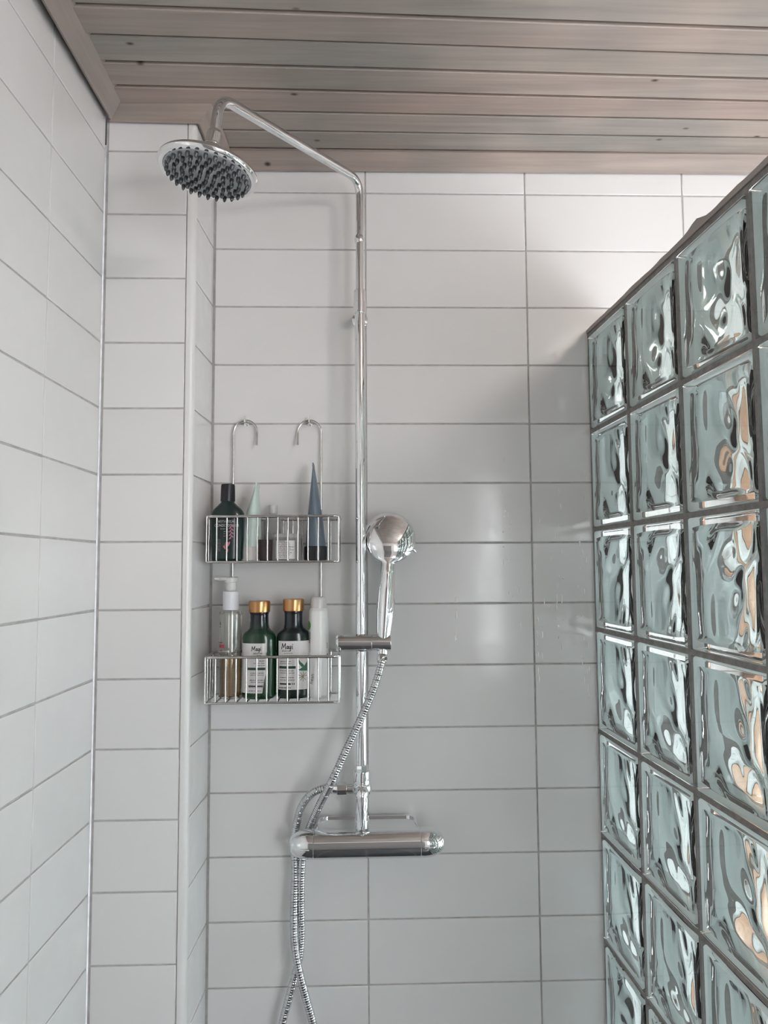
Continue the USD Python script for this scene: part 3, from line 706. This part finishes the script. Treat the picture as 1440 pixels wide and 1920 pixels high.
def poly_mesh(shape, step=0.004):
    """A flat shapely outline as fine triangles."""
    V, T, n = [], [], 0
    for g in getattr(shape, 'geoms', [shape]):
        if g.area < 1e-10:
            continue
        x0, y0, x1, y1 = g.bounds
        parts = [g] if max(x1 - x0, y1 - y0) < step else [g.intersection(sbox(x, y, x + step, y + step)) for x in np.arange(x0, x1, step) for y in np.arange(y0, y1, step)]
        for c in parts:
            for d in getattr(c, 'geoms', [c]):
                if d.geom_type != 'Polygon' or d.area < 1e-11:
                    continue
                v, f = trimesh.creation.triangulate_polygon(d, engine='earcut')
                e = np.cross(v[f[:, 1]] - v[f[:, 0]], v[f[:, 2]] - v[f[:, 0]])
                f[e < 0] = f[e < 0][:, ::-1]
                V.append(v); T.append(f + n); n += len(v)
    return np.vstack(V), np.vstack(T)


def on_skin(skin, shape, lift, step=0.004):
    v, f = poly_mesh(shape, step)
    return skin(v[:, 0], v[:, 1], lift), f


def words(text, height, x, y, anchor='left', bold=False, sx=1.0):
    """Lettering as a flat outline."""
    m = meshkit.text_mesh(text, height, 0.001, bold)
    tri = m.triangles[np.abs(m.face_normals[:, 2] - 1) < 1e-3][:, :, :2]
    s = unary_union([Polygon(t) for t in tri]).simplify(height * 0.02)
    s = affinity.scale(s, sx, 1, origin=(0, 0))
    w = s.bounds[2]
    return affinity.translate(s, x - {'left': 0, 'right': w, 'mid': w / 2}[anchor], y)


def dashes(rows, x0, x1, seed, right=False, h=0.0009):
    """Lines of print too small to read."""
    r = np.random.default_rng(seed); out = []
    for y in rows:
        x = x0; lim = x0 + (x1 - x0) * r.uniform(0.7, 1.0)
        seg = []
        while x < lim:
            w = r.uniform(0.0018, 0.006); seg.append((x, min(x + w, lim))); x += w + 0.0008
        off = (x1 - lim) if right else 0
        out += [sbox(a + off, y, b + off, y + h) for a, b in seg if b > a]
    return unary_union(out)


def maui(x, y, s):
    """The brush-written word on the label, as strokes. s: capital height."""
    st = [[(0.0, 0.0), (0.10, 0.55), (0.16, 1.0)], [(0.16, 1.0), (0.36, 0.28)], [(0.36, 0.28), (0.72, 1.02)], [(0.72, 1.02), (0.70, 0.4), (0.78, 0.02)],
          [(1.22, 0.46), (1.05, 0.56), (0.95, 0.32), (1.0, 0.08), (1.12, 0.10), (1.22, 0.44)], [(1.24, 0.52), (1.22, 0.16), (1.32, 0.04)],
          [(1.46, 0.56), (1.42, 0.2), (1.50, 0.04), (1.62, 0.16), (1.70, 0.54)], [(1.70, 0.58), (1.68, 0.1), (1.64, -0.22), (1.5, -0.3)],
          [(1.94, 0.56), (1.92, 0.2), (1.98, 0.02)], [(1.98, 0.78), (2.0, 0.86)]]
    g = unary_union([LineString(q).buffer(0.062) for q in st])
    return affinity.translate(affinity.scale(g, s, s, origin=(0, 0)), x, y)


INK = plain('black_ink', (0.015, 0.016, 0.016), 0.5)
LABEL_W = plain('white_label', (0.76, 0.73, 0.73), 0.45)


def put_print(parent, name, skin, shape, lift, m, label=None):
    return put(parent, name, on_skin(skin, shape, lift), m, smooth=False, label=label)


BASE1, BASE2 = zb1 + 0.0021, zb2 + 0.0021
px = lambda q, y, z=1000: float(at(q, z, y)[0])
zz = lambda q, y: float(at(510, q, y)[2])

# --- upper basket
y = -0.0885; o = np.array([CX0 + 0.0034 + 0.0316, y, BASE1]); top = zz(908, y) - BASE1; sh = zz(962, y) - BASE1; nk = zz(940, y) - BASE1
b = thing('shampoo_bottle', 'dark green bottle with black cap and pink flower print, left in the upper basket', 'bottle', o)
prof = fine([(0.0, 0.0270, 0.016), (0.004, 0.0295, 0.0175), (0.02, 0.0300, 0.0180), (sh * 0.55, 0.0314, 0.0190), (sh * 0.93, 0.0316, 0.0190), (sh + 0.004, 0.0280, 0.0175), (nk - 0.006, 0.0165, 0.0145), (nk - 0.001, 0.0122, 0.0122), (nk + 0.004, 0.0118, 0.0118)])
put(b, 'body', loft(o, prof, 56, 2.3), plain('dark_green_plastic', (0.010, 0.026, 0.026), 0.22), smooth=40)
put(b, 'cap', loft(o, [(nk, 0.0120, 0.0120), (nk, 0.0134, 0.0134), (nk + 0.001, 0.0138, 0.0138), (top - 0.003, 0.0131, 0.0131), (top, 0.0122, 0.0122), (top + 0.0003, 0.003, 0.003)], 40), plain('black_cap', (0.012, 0.013, 0.018), 0.3), smooth=35, label='black flip-top cap')
sk = Skin(o, prof, 2.3)
lb = put_print(b, 'front_print', sk, unary_union([words('BOTANICAL', 0.0040, 0.0015, sh - 0.0185, 'mid', True), words('CONDITIONER', 0.0046, 0.001, sh - 0.0262, 'mid', True), dashes([sh - 0.031], -0.01, 0.008, 2), dashes([sh - 0.036, sh - 0.040, sh - 0.044], -0.004, 0.006, 5)]), 0.0003, plain('pale_print', (0.42, 0.42, 0.42), 0.5))
put_print(lb, 'vine_mark', sk, unary_union([sbox(-0.0165 + 0.0, 0.018 + 0.0026 * i, -0.0095, 0.0192 + 0.0026 * i) for i in range(9)]), 0.0003, plain('grey_print', (0.13, 0.14, 0.14), 0.5))
petal = [affinity.translate(affinity.rotate(affinity.scale(LineString([(0, 0), (0.0001, 0)]).buffer(1), w_, h_), ang), x_, y_) for x_, y_, w_, h_, ang in
         ((0.001, 0.029, 0.0030, 0.0075, -12), (0.0045, 0.030, 0.0022, 0.0062, -32), (-0.0015, 0.024, 0.0018, 0.005, 40), (0.003, 0.0175, 0.0016, 0.0045, -20))]
put_print(lb, 'flower_mark', sk, unary_union(petal), 0.0004, plain('pink_print', (0.62, 0.19, 0.25), 0.5), label='pink flower print')
leafs = [affinity.translate(affinity.rotate(affinity.scale(LineString([(0, 0), (0.0001, 0)]).buffer(1), 0.0011, 0.0034), 50 if i % 2 else -40), 0.0095 + (0.0022 if i % 2 else -0.0015), 0.042 + 0.0032 * i) for i in range(8)]
put_print(lb, 'pink_leaf_mark', sk, unary_union(leafs + [LineString([(0.0095, 0.040), (0.010, 0.069)]).buffer(0.0004)]), 0.0004, plain('mauve_print', (0.45, 0.16, 0.24), 0.5))


def tube(name, label, pxb, pxt, pyt, y, wcap, dcap, hcap, mbody, mcap, lean_y=0.0, rot=0.0, crimp=0.022, base=BASE1, wide=1.0, power=1.25):
    """A squeeze tube standing on its cap; its flat crimped end is at the top."""
    o = np.array([px(pxb, y), y, base]); top = zz(pyt, y) - base; dx = px(pxt, y, pyt) - o[0]
    t = thing(name, label, 'tube', o, group='squeeze tubes in the upper basket')
    put(t, 'cap', loft(o, [(0.0, wcap * 0.93, dcap * 0.93), (0.0012, wcap, dcap), (hcap - 0.001, wcap * 0.985, dcap * 0.985), (hcap, wcap * 0.95, dcap * 0.95)], 40), mcap, smooth=35)
    rows = []
    for k in np.linspace(0, 1, 22):
        z = hcap + (top - hcap) * k; e = k**power
        rows.append((z, (wcap * wide) * (1 - e) + 0.0011 * e, dcap * (1 - k) + crimp * k, dx * k**1.1, lean_y * k))
    body = put(t, 'tube_body', loft(o, rows, 44, 2.0), mbody, smooth=40)
    put(t, 'crimp', loft(o + [dx, lean_y, top - 0.006], [(0, 0.0014, crimp), (0.0075, 0.0011, crimp), (0.008, 0.0006, crimp - 0.0006)], 24, 6.0), mbody, smooth=30)
    return t, o


tube('squeeze_tube', 'pale mint squeeze tube standing on a white cap in the upper basket', 467.5, 483, 908, -0.062, 0.0190, 0.0180, 0.026,
     plain('pale_mint_plastic', (0.60, 0.71, 0.675), 0.3), plain('cream_cap', (0.74, 0.70, 0.68), 0.35), wide=1.18, power=1.45)
tt, to = tube('squeeze_tube', 'slate blue squeeze tube standing on a black cap, right in the upper basket', 592, 588, 872, -0.062, 0.0225, 0.0190, 0.027,
     plain('slate_blue_plastic', (0.135, 0.180, 0.225), 0.33), plain('black_tube_cap', (0.012, 0.013, 0.018), 0.3), wide=0.86)

y = -0.072; o = np.array([px(537, y), y, BASE1])
b = thing('label_jar', 'clear squat jar with a printed white label in the middle of the upper basket', 'jar', o)
CLEAR = mat('clear_smoky_plastic', {'p': ('principled_bsdf', {'base_color': (0.72, 0.72, 0.70), 'roughness': 0.12, 'ior': 1.2, 'transmission_weight': 0.75})})
jh = zz(1001, y) - BASE1; prof = np.array([(0.0, 0.0275, 0.020), (0.002, 0.0292, 0.0215), (jh * 0.8, 0.0292, 0.0215), (jh * 0.86, 0.0272, 0.020)])
put(b, 'body', loft(o, prof, 48, 2.6), CLEAR, smooth=35)
put(b, 'lid', loft(o, [(jh * 0.80, 0.0240, 0.018), (jh * 0.81, 0.0265, 0.020), (jh * 0.985, 0.0262, 0.0198), (jh, 0.0245, 0.0185)], 48, 2.4), plain('frosted_lid', (0.42, 0.41, 0.40), 0.4), smooth=35)
sk = Skin(o, prof, 2.6)
lb = put_print(b, 'label', sk, sbox(-0.0172, 0.003, 0.0180, 0.0375), 0.0004, plain('paper_label', (0.82, 0.80, 0.79), 0.5))
put_print(lb, 'small_print', sk, unary_union([dashes([0.006 + 0.0027 * i for i in range(11)], -0.0155, 0.0165, 11, h=0.0008), words('INGREDIENTS', 0.0016, -0.0155, 0.0352, 'left', True)]), 0.0007, INK)

y = -0.078; o = np.array([px(499, y), y, BASE1])
b = thing('smoky_cup', 'small smoky brown translucent cup between the mint tube and the label jar', 'cup', o)
SMOKE = mat('smoky_brown', {'p': ('principled_bsdf', {'base_color': (0.10, 0.075, 0.07), 'roughness': 0.18, 'ior': 1.3, 'transmission_weight': 0.4})})
ch = zz(1012, y) - BASE1
put(b, 'cup', loft(o, [(0.0, 0.0125, 0.0125), (0.002, 0.0142, 0.0142), (ch * 0.55, 0.0148, 0.0148), (ch, 0.0150, 0.0150), (ch, 0.0138, 0.0138), (ch * 0.6, 0.0132, 0.0132)], 36), SMOKE, smooth=35)

y = -0.034; o = np.array([px(512, y), y, BASE1]); th_ = zz(947, y) - BASE1; tn = zz(963, y) - BASE1
b = thing('frosted_bottle', 'frosted translucent bottle with a clear cap at the back of the upper basket', 'bottle', o)
FROST = mat('frosted_plastic', {'p': ('principled_bsdf', {'base_color': (0.60, 0.60, 0.59), 'roughness': 0.3, 'ior': 1.2, 'transmission_weight': 0.6})})
put(b, 'body', loft(o, fine([(0.0, 0.0140, 0.0140), (0.002, 0.0155, 0.0155), (tn - 0.014, 0.0155, 0.0155), (tn - 0.004, 0.0095, 0.0095), (tn, 0.0078, 0.0078)]), 36), FROST, smooth=40)
put(b, 'cap', loft(o, [(tn, 0.0060, 0.0060), (tn, 0.0082, 0.0082), (th_ - 0.002, 0.0086, 0.0086), (th_, 0.0076, 0.0076)], 28), plain('cloudy_cap', (0.60, 0.59, 0.58), 0.25), smooth=35)

# --- lower basket
y = -0.064; o = np.array([px(432, y, 1230), y, BASE2])
b = thing('pump_bottle', 'clear pump bottle half full of amber soap, left in the lower basket', 'pump bottle', o)
rb = 0.0212; bt = zz(1142, y) - BASE2; ct = zz(1108, y) - BASE2; pt = zz(1081, y) - BASE2; lq = zz(1228, y) - BASE2
BCLEAR = mat('clear_bottle_plastic', {'p': ('principled_bsdf', {'base_color': (0.93, 0.93, 0.90), 'roughness': 0.03, 'ior': 1.45, 'transmission_weight': 1.0})})
SOAP = mat('amber_soap', {'p': ('principled_bsdf', {'base_color': (0.80, 0.54, 0.28), 'roughness': 0.02, 'ior': 1.36, 'transmission_weight': 0.85})})
prof = fine([(0.0, 0.0185, 0.0185), (0.003, rb, rb), (bt - 0.008, rb, rb), (bt - 0.002, 0.0185, 0.0185), (bt, 0.0130, 0.0130)])
inner = fine([(0.0022, 0.0170, 0.0170), (0.005, rb - 0.0016, rb - 0.0016), (bt - 0.009, rb - 0.0016, rb - 0.0016), (bt - 0.0035, 0.0165, 0.0165), (bt - 0.001, 0.0115, 0.0115)])
iv, it = loft(o, inner, 40)
put(b, 'body', cat(loft(o, prof, 40), (iv, it[:, ::-1])), BCLEAR, smooth=40)
put(b, 'soap', loft(o, fine([(0.0030, 0.0165, 0.0165), (0.0052, rb - 0.0020, rb - 0.0020), (lq, rb - 0.0020, rb - 0.0020)]), 40), SOAP, smooth=40, label='amber liquid soap')
put(b, 'collar', loft(o, [(bt - 0.001, 0.0140, 0.0140), (bt - 0.001, 0.0150, 0.0150), (ct - 0.001, 0.0150, 0.0150), (ct, 0.0140, 0.0140), (ct, 0.004, 0.004)], 40), plain('white_collar', (0.78, 0.78, 0.82), 0.4), smooth=35)
ph = put(b, 'pump_head', cat(loft(o, [(ct - 0.001, 0.0070, 0.0070), (ct + 0.004, 0.0100, 0.0100), (pt - 0.011, 0.0100, 0.0100), (pt - 0.010, 0.0120, 0.0120), (pt - 0.002, 0.0145, 0.0130), (pt, 0.0120, 0.0110)], 36),
                        loft(o + [0, 0, pt - 0.0075], [(0.0, 0.0140, 0.0105, -0.003), (0.0030, 0.0195, 0.0115, -0.005), (0.0070, 0.0180, 0.0100, -0.004)], 32)), plain('milky_pump', (0.70, 0.70, 0.68), 0.3), smooth=40)
put(ph, 'spout', hull((o + [-0.016, 0, pt - 0.0040], 0.0044), (o + [-0.030, -0.003, pt - 0.0032], 0.0026)), plain('milky_spout', (0.70, 0.70, 0.68), 0.3), smooth=50)
put(b, 'dip_tube', sweep(np.array([o + [0, 0, 0.004], o + [0, 0, bt]]), 0.0022, 12), plain('dip_tube_plastic', (0.7, 0.7, 0.66), 0.3), smooth=50)
sk = Skin(o, prof)
rp = put_print(b, 'red_print', sk, unary_union([sbox(-0.023, zz(1212, y) - BASE2, -0.0088, zz(1206, y) - BASE2), dashes([zz(1203, y) - BASE2, zz(1218, y) - BASE2], -0.024, -0.012, 21, h=0.0012)]), 0.0004, plain('red_ink', (0.50, 0.06, 0.09), 0.5), label='red print')
put_print(rp, 'dark_print', sk, unary_union([words('8', 0.0055, -0.0215, zz(1170, y) - BASE2, 'left', True), dashes([zz(1174, y) - BASE2], -0.024, -0.015, 3)]), 0.0004, plain('dark_grey_ink', (0.10, 0.09, 0.09), 0.5))


def green_plastic(name, low, high, z_of):
    return mat(name, {'g': ('geometry', {}), 's': ('separate_xyz', {}), 'm': ('map_range', {'from_min': z_of[0], 'from_max': z_of[1], 'clamp': True}), 'x': ('mix', {'color1': low, 'color2': high}),
                      'p': ('principled_bsdf', {'roughness': 0.2, 'coat_weight': 0.3})}, [('g.position', 's.vector'), ('s.z', 'm.value'), ('m.result', 'x.fac'), ('x.color', 'p.base_color')])


GOLD = mat('gold_cap', {'p': ('principled_bsdf', {'base_color': (0.56, 0.30, 0.13), 'metallic': 0.9, 'roughness': 0.28})})


def maui_bottle(label, pcx, y, pcap0, pcap1, pneck, psh, mbody, rot):
    o = np.array([px(pcx, y, 1220), y, BASE2])
    b = thing('hair_care_bottle', label, 'bottle', o, group='green bottles with gold caps')
    c1, c0, sh = zz(pcap0, y) - BASE2, zz(pcap1, y) - BASE2, zz(psh, y) - BASE2; nk = zz(pneck, y) - BASE2
    prof = fine([(0.0, 0.0285, 0.0200), (0.003, 0.0312, 0.0225), (0.01, 0.0316, 0.0230), (sh - 0.006, 0.0316, 0.0230), (sh + 0.004, 0.0290, 0.0222), (nk - 0.004, 0.0188, 0.0170), (nk + 0.004, 0.0172, 0.0160), (c0 - 0.005, 0.0170, 0.0160), (c0 - 0.003, 0.0178, 0.0168), (c0, 0.0178, 0.0168)])
    put(b, 'body', loft(o, prof, 60, 2.35, rot), mbody, smooth=40)
    put(b, 'cap', loft(o, [(c0 - 0.0005, 0.0165, 0.0155), (c0 - 0.0005, 0.0192, 0.0188), (c0 + 0.0006, 0.0200, 0.0196), (c1 - 0.0025, 0.0204, 0.0200), (c1, 0.0190, 0.0186), (c1 + 0.0004, 0.006, 0.006)], 48, 2.0, rot), GOLD, smooth=35, label='gold flip cap')
    return b, o, Skin(o, prof, 2.35, rot)


y = -0.066; lo = zz(1296, y) - BASE2; hi = zz(1204, y) - BASE2
b, o, sk = maui_bottle('green bottle with gold cap whose label text is right-aligned, next to the pump bottle', 486, y, 1126, 1147, 1173, 1192,
                       green_plastic('green_bottle_left', (0.007, 0.044, 0.017), (0.004, 0.006, 0.014), (BASE2 + 0.118, BASE2 + 0.145)), -0.10)
lb = put_print(b, 'label', sk, Polygon([(-0.0370, lo), (0.0118, lo), (0.0150, lo + 0.022), (0.0178, lo + 0.036), (0.0178, hi), (-0.0370, hi)]), 0.0004, LABEL_W, label='white slant-cut label')
ink = [maui(-0.0088, hi - 0.0140, 0.0088), words('MOISTURE', 0.0023, 0.0115, hi - 0.0195, 'right', True), dashes([hi - 0.0225], 0.0, 0.010, 6, True, 0.0008), words('BOOST', 0.0022, 0.0160, hi - 0.0335, 'right', True), words('bamboo fiber', 0.0024, 0.0160, hi - 0.0375, 'right'),
       dashes([hi - 0.041], -0.002, 0.0160, 8, True), dashes([hi - 0.055, hi - 0.0585, hi - 0.068, hi - 0.0715], -0.012, 0.0145, 9, True), sbox(-0.0145, hi - 0.0795, 0.0125, hi - 0.0772), dashes([hi - 0.081], -0.0145, 0.0125, 4, True), dashes([lo + 0.004], -0.015, 0.010, 14, True)]
put_print(lb, 'lettering', sk, unary_union(ink), 0.0008, INK)
put_print(lb, 'green_band', sk, sbox(-0.0165, hi - 0.0490, 0.0170, hi - 0.0445), 0.0007, plain('dark_green_ink', (0.02, 0.06, 0.045), 0.5))

y = -0.062; lo = zz(1290, y) - BASE2; hi = zz(1200, y) - BASE2
b, o, sk = maui_bottle('dark green bottle with gold cap and aloe leaf label, beside the white bottle', 550, y, 1123, 1145, 1172, 1190,
                       green_plastic('green_bottle_right', (0.005, 0.020, 0.013), (0.004, 0.006, 0.014), (BASE2 + 0.10, BASE2 + 0.145)), 0.05)
lb = put_print(b, 'label', sk, sbox(-0.0290, lo, 0.0335, hi), 0.0004, LABEL_W, label='white label with aloe leaves')
ink = [maui(-0.0210, hi - 0.0150, 0.0104), words('MOISTURE', 0.0023, -0.0205, hi - 0.0195, 'left', True), dashes([hi - 0.0230], -0.016, 0.002, 6, h=0.0008), dashes([hi - 0.0385, hi - 0.042], -0.0245, 0.0020, 8), dashes([hi - 0.0555, hi - 0.0595, hi - 0.068, hi - 0.0725], -0.0245, 0.0035, 9),
       sbox(-0.0250, hi - 0.0805, -0.0035, hi - 0.0778), sbox(-0.0015, hi - 0.0805, 0.0, hi - 0.0778), sbox(0.0018, hi - 0.0805, 0.0034, hi - 0.0778), dashes([lo + 0.003], -0.0265, -0.002, 14, h=0.0014)]
put_print(lb, 'lettering', sk, unary_union(ink), 0.0008, INK)
put_print(lb, 'green_band', sk, sbox(-0.0265, hi - 0.0510, 0.0055, hi - 0.0465), 0.0007, plain('dark_green_ink_2', (0.02, 0.06, 0.045), 0.5))
leaf = [Polygon([(0.009, hi - 0.030), (0.0105, hi - 0.041), (0.016, hi - 0.048), (0.024, hi - 0.050), (0.020, hi - 0.044), (0.0135, hi - 0.038)]), Polygon([(0.028, hi - 0.038), (0.022, hi - 0.046), (0.013, hi - 0.052), (0.0065, hi - 0.0535), (0.018, hi - 0.0555), (0.030, hi - 0.056), (0.0315, hi - 0.044)])]
put_print(lb, 'aloe_leaf_mark', sk, unary_union(leaf), 0.0006, plain('aloe_green_ink', (0.035, 0.16, 0.085), 0.5), label='green aloe leaf print')
fl_ = [LineString([(0.019, hi - 0.066), (0.019 + 0.0085 * math.cos(a), hi - 0.066 + 0.0085 * math.sin(a))]).buffer(0.0006) for a in np.linspace(0.2, 5.4, 9)]
put_print(lb, 'flower_mark', sk, unary_union(fl_), 0.0006, plain('olive_ink', (0.25, 0.24, 0.12), 0.5))

y = -0.060; o = np.array([px(597.5, y, 1220), y, BASE2]); top = zz(1119, y) - BASE2; cc = zz(1140, y) - BASE2
b = thing('lotion_bottle', 'white bottle with green leaf and dark lettering at the right end of the lower basket', 'bottle', o)
prof = fine([(0.0, 0.0160, 0.022), (0.003, 0.0180, 0.025), (0.06, 0.0190, 0.026), (0.13, 0.0190, 0.026), (cc - 0.006, 0.0175, 0.024), (cc, 0.0150, 0.021)])
WB = plain('white_bottle_plastic', (0.86, 0.855, 0.85), 0.3)
put(b, 'body', loft(o, prof, 52, 2.4), WB, smooth=40)
put(b, 'cap', loft(o, fine([(cc - 0.001, 0.0152, 0.021), (cc + 0.002, 0.0154, 0.021), (top - 0.006, 0.0140, 0.019), (top - 0.001, 0.0115, 0.016), (top, 0.009, 0.012)]), 48, 2.3), plain('cloudy_white_cap', (0.70, 0.69, 0.675), 0.28), smooth=40)
sk = Skin(o, prof, 2.4)
gl = put_print(b, 'leaf_print', sk, affinity.translate(affinity.scale(LineString([(0, 0), (0.0001, 0)]).buffer(1), 0.0085, 0.0085), -0.0235, zz(1172, y) - BASE2), 0.0005, plain('leaf_green_ink', (0.10, 0.30, 0.06), 0.5), label='green leaf spot')
v1 = affinity.rotate(words('Natur', 0.0062, 0, 0, 'left', True), 90, origin=(0, 0)); v2 = affinity.rotate(words('shampoo', 0.0034, 0, 0), 90, origin=(0, 0)); v3 = affinity.rotate(words('fresh', 0.0060, 0, 0), 78, origin=(0, 0))
GB = plain('green_black_ink', (0.03, 0.05, 0.04), 0.5)
put_print(gl, 'upright_lettering', sk, unary_union([affinity.translate(v1, -0.0165, zz(1205, y) - BASE2), affinity.translate(v2, -0.0165, zz(1222, y) - BASE2)]), 0.0005, GB)
put_print(gl, 'slanted_lettering', sk, affinity.translate(v3, -0.0110, zz(1281, y) - BASE2), 0.0005, GB)
put_print(gl, 'grey_print', sk, unary_union([sbox(0.0185, 0.092 + 0.0022 * i, 0.0235, 0.0930 + 0.0022 * i) for i in range(5)] + [sbox(0.0195, 0.072, 0.0245, 0.082)]), 0.0005, plain('mid_grey_ink', (0.22, 0.22, 0.23), 0.5))
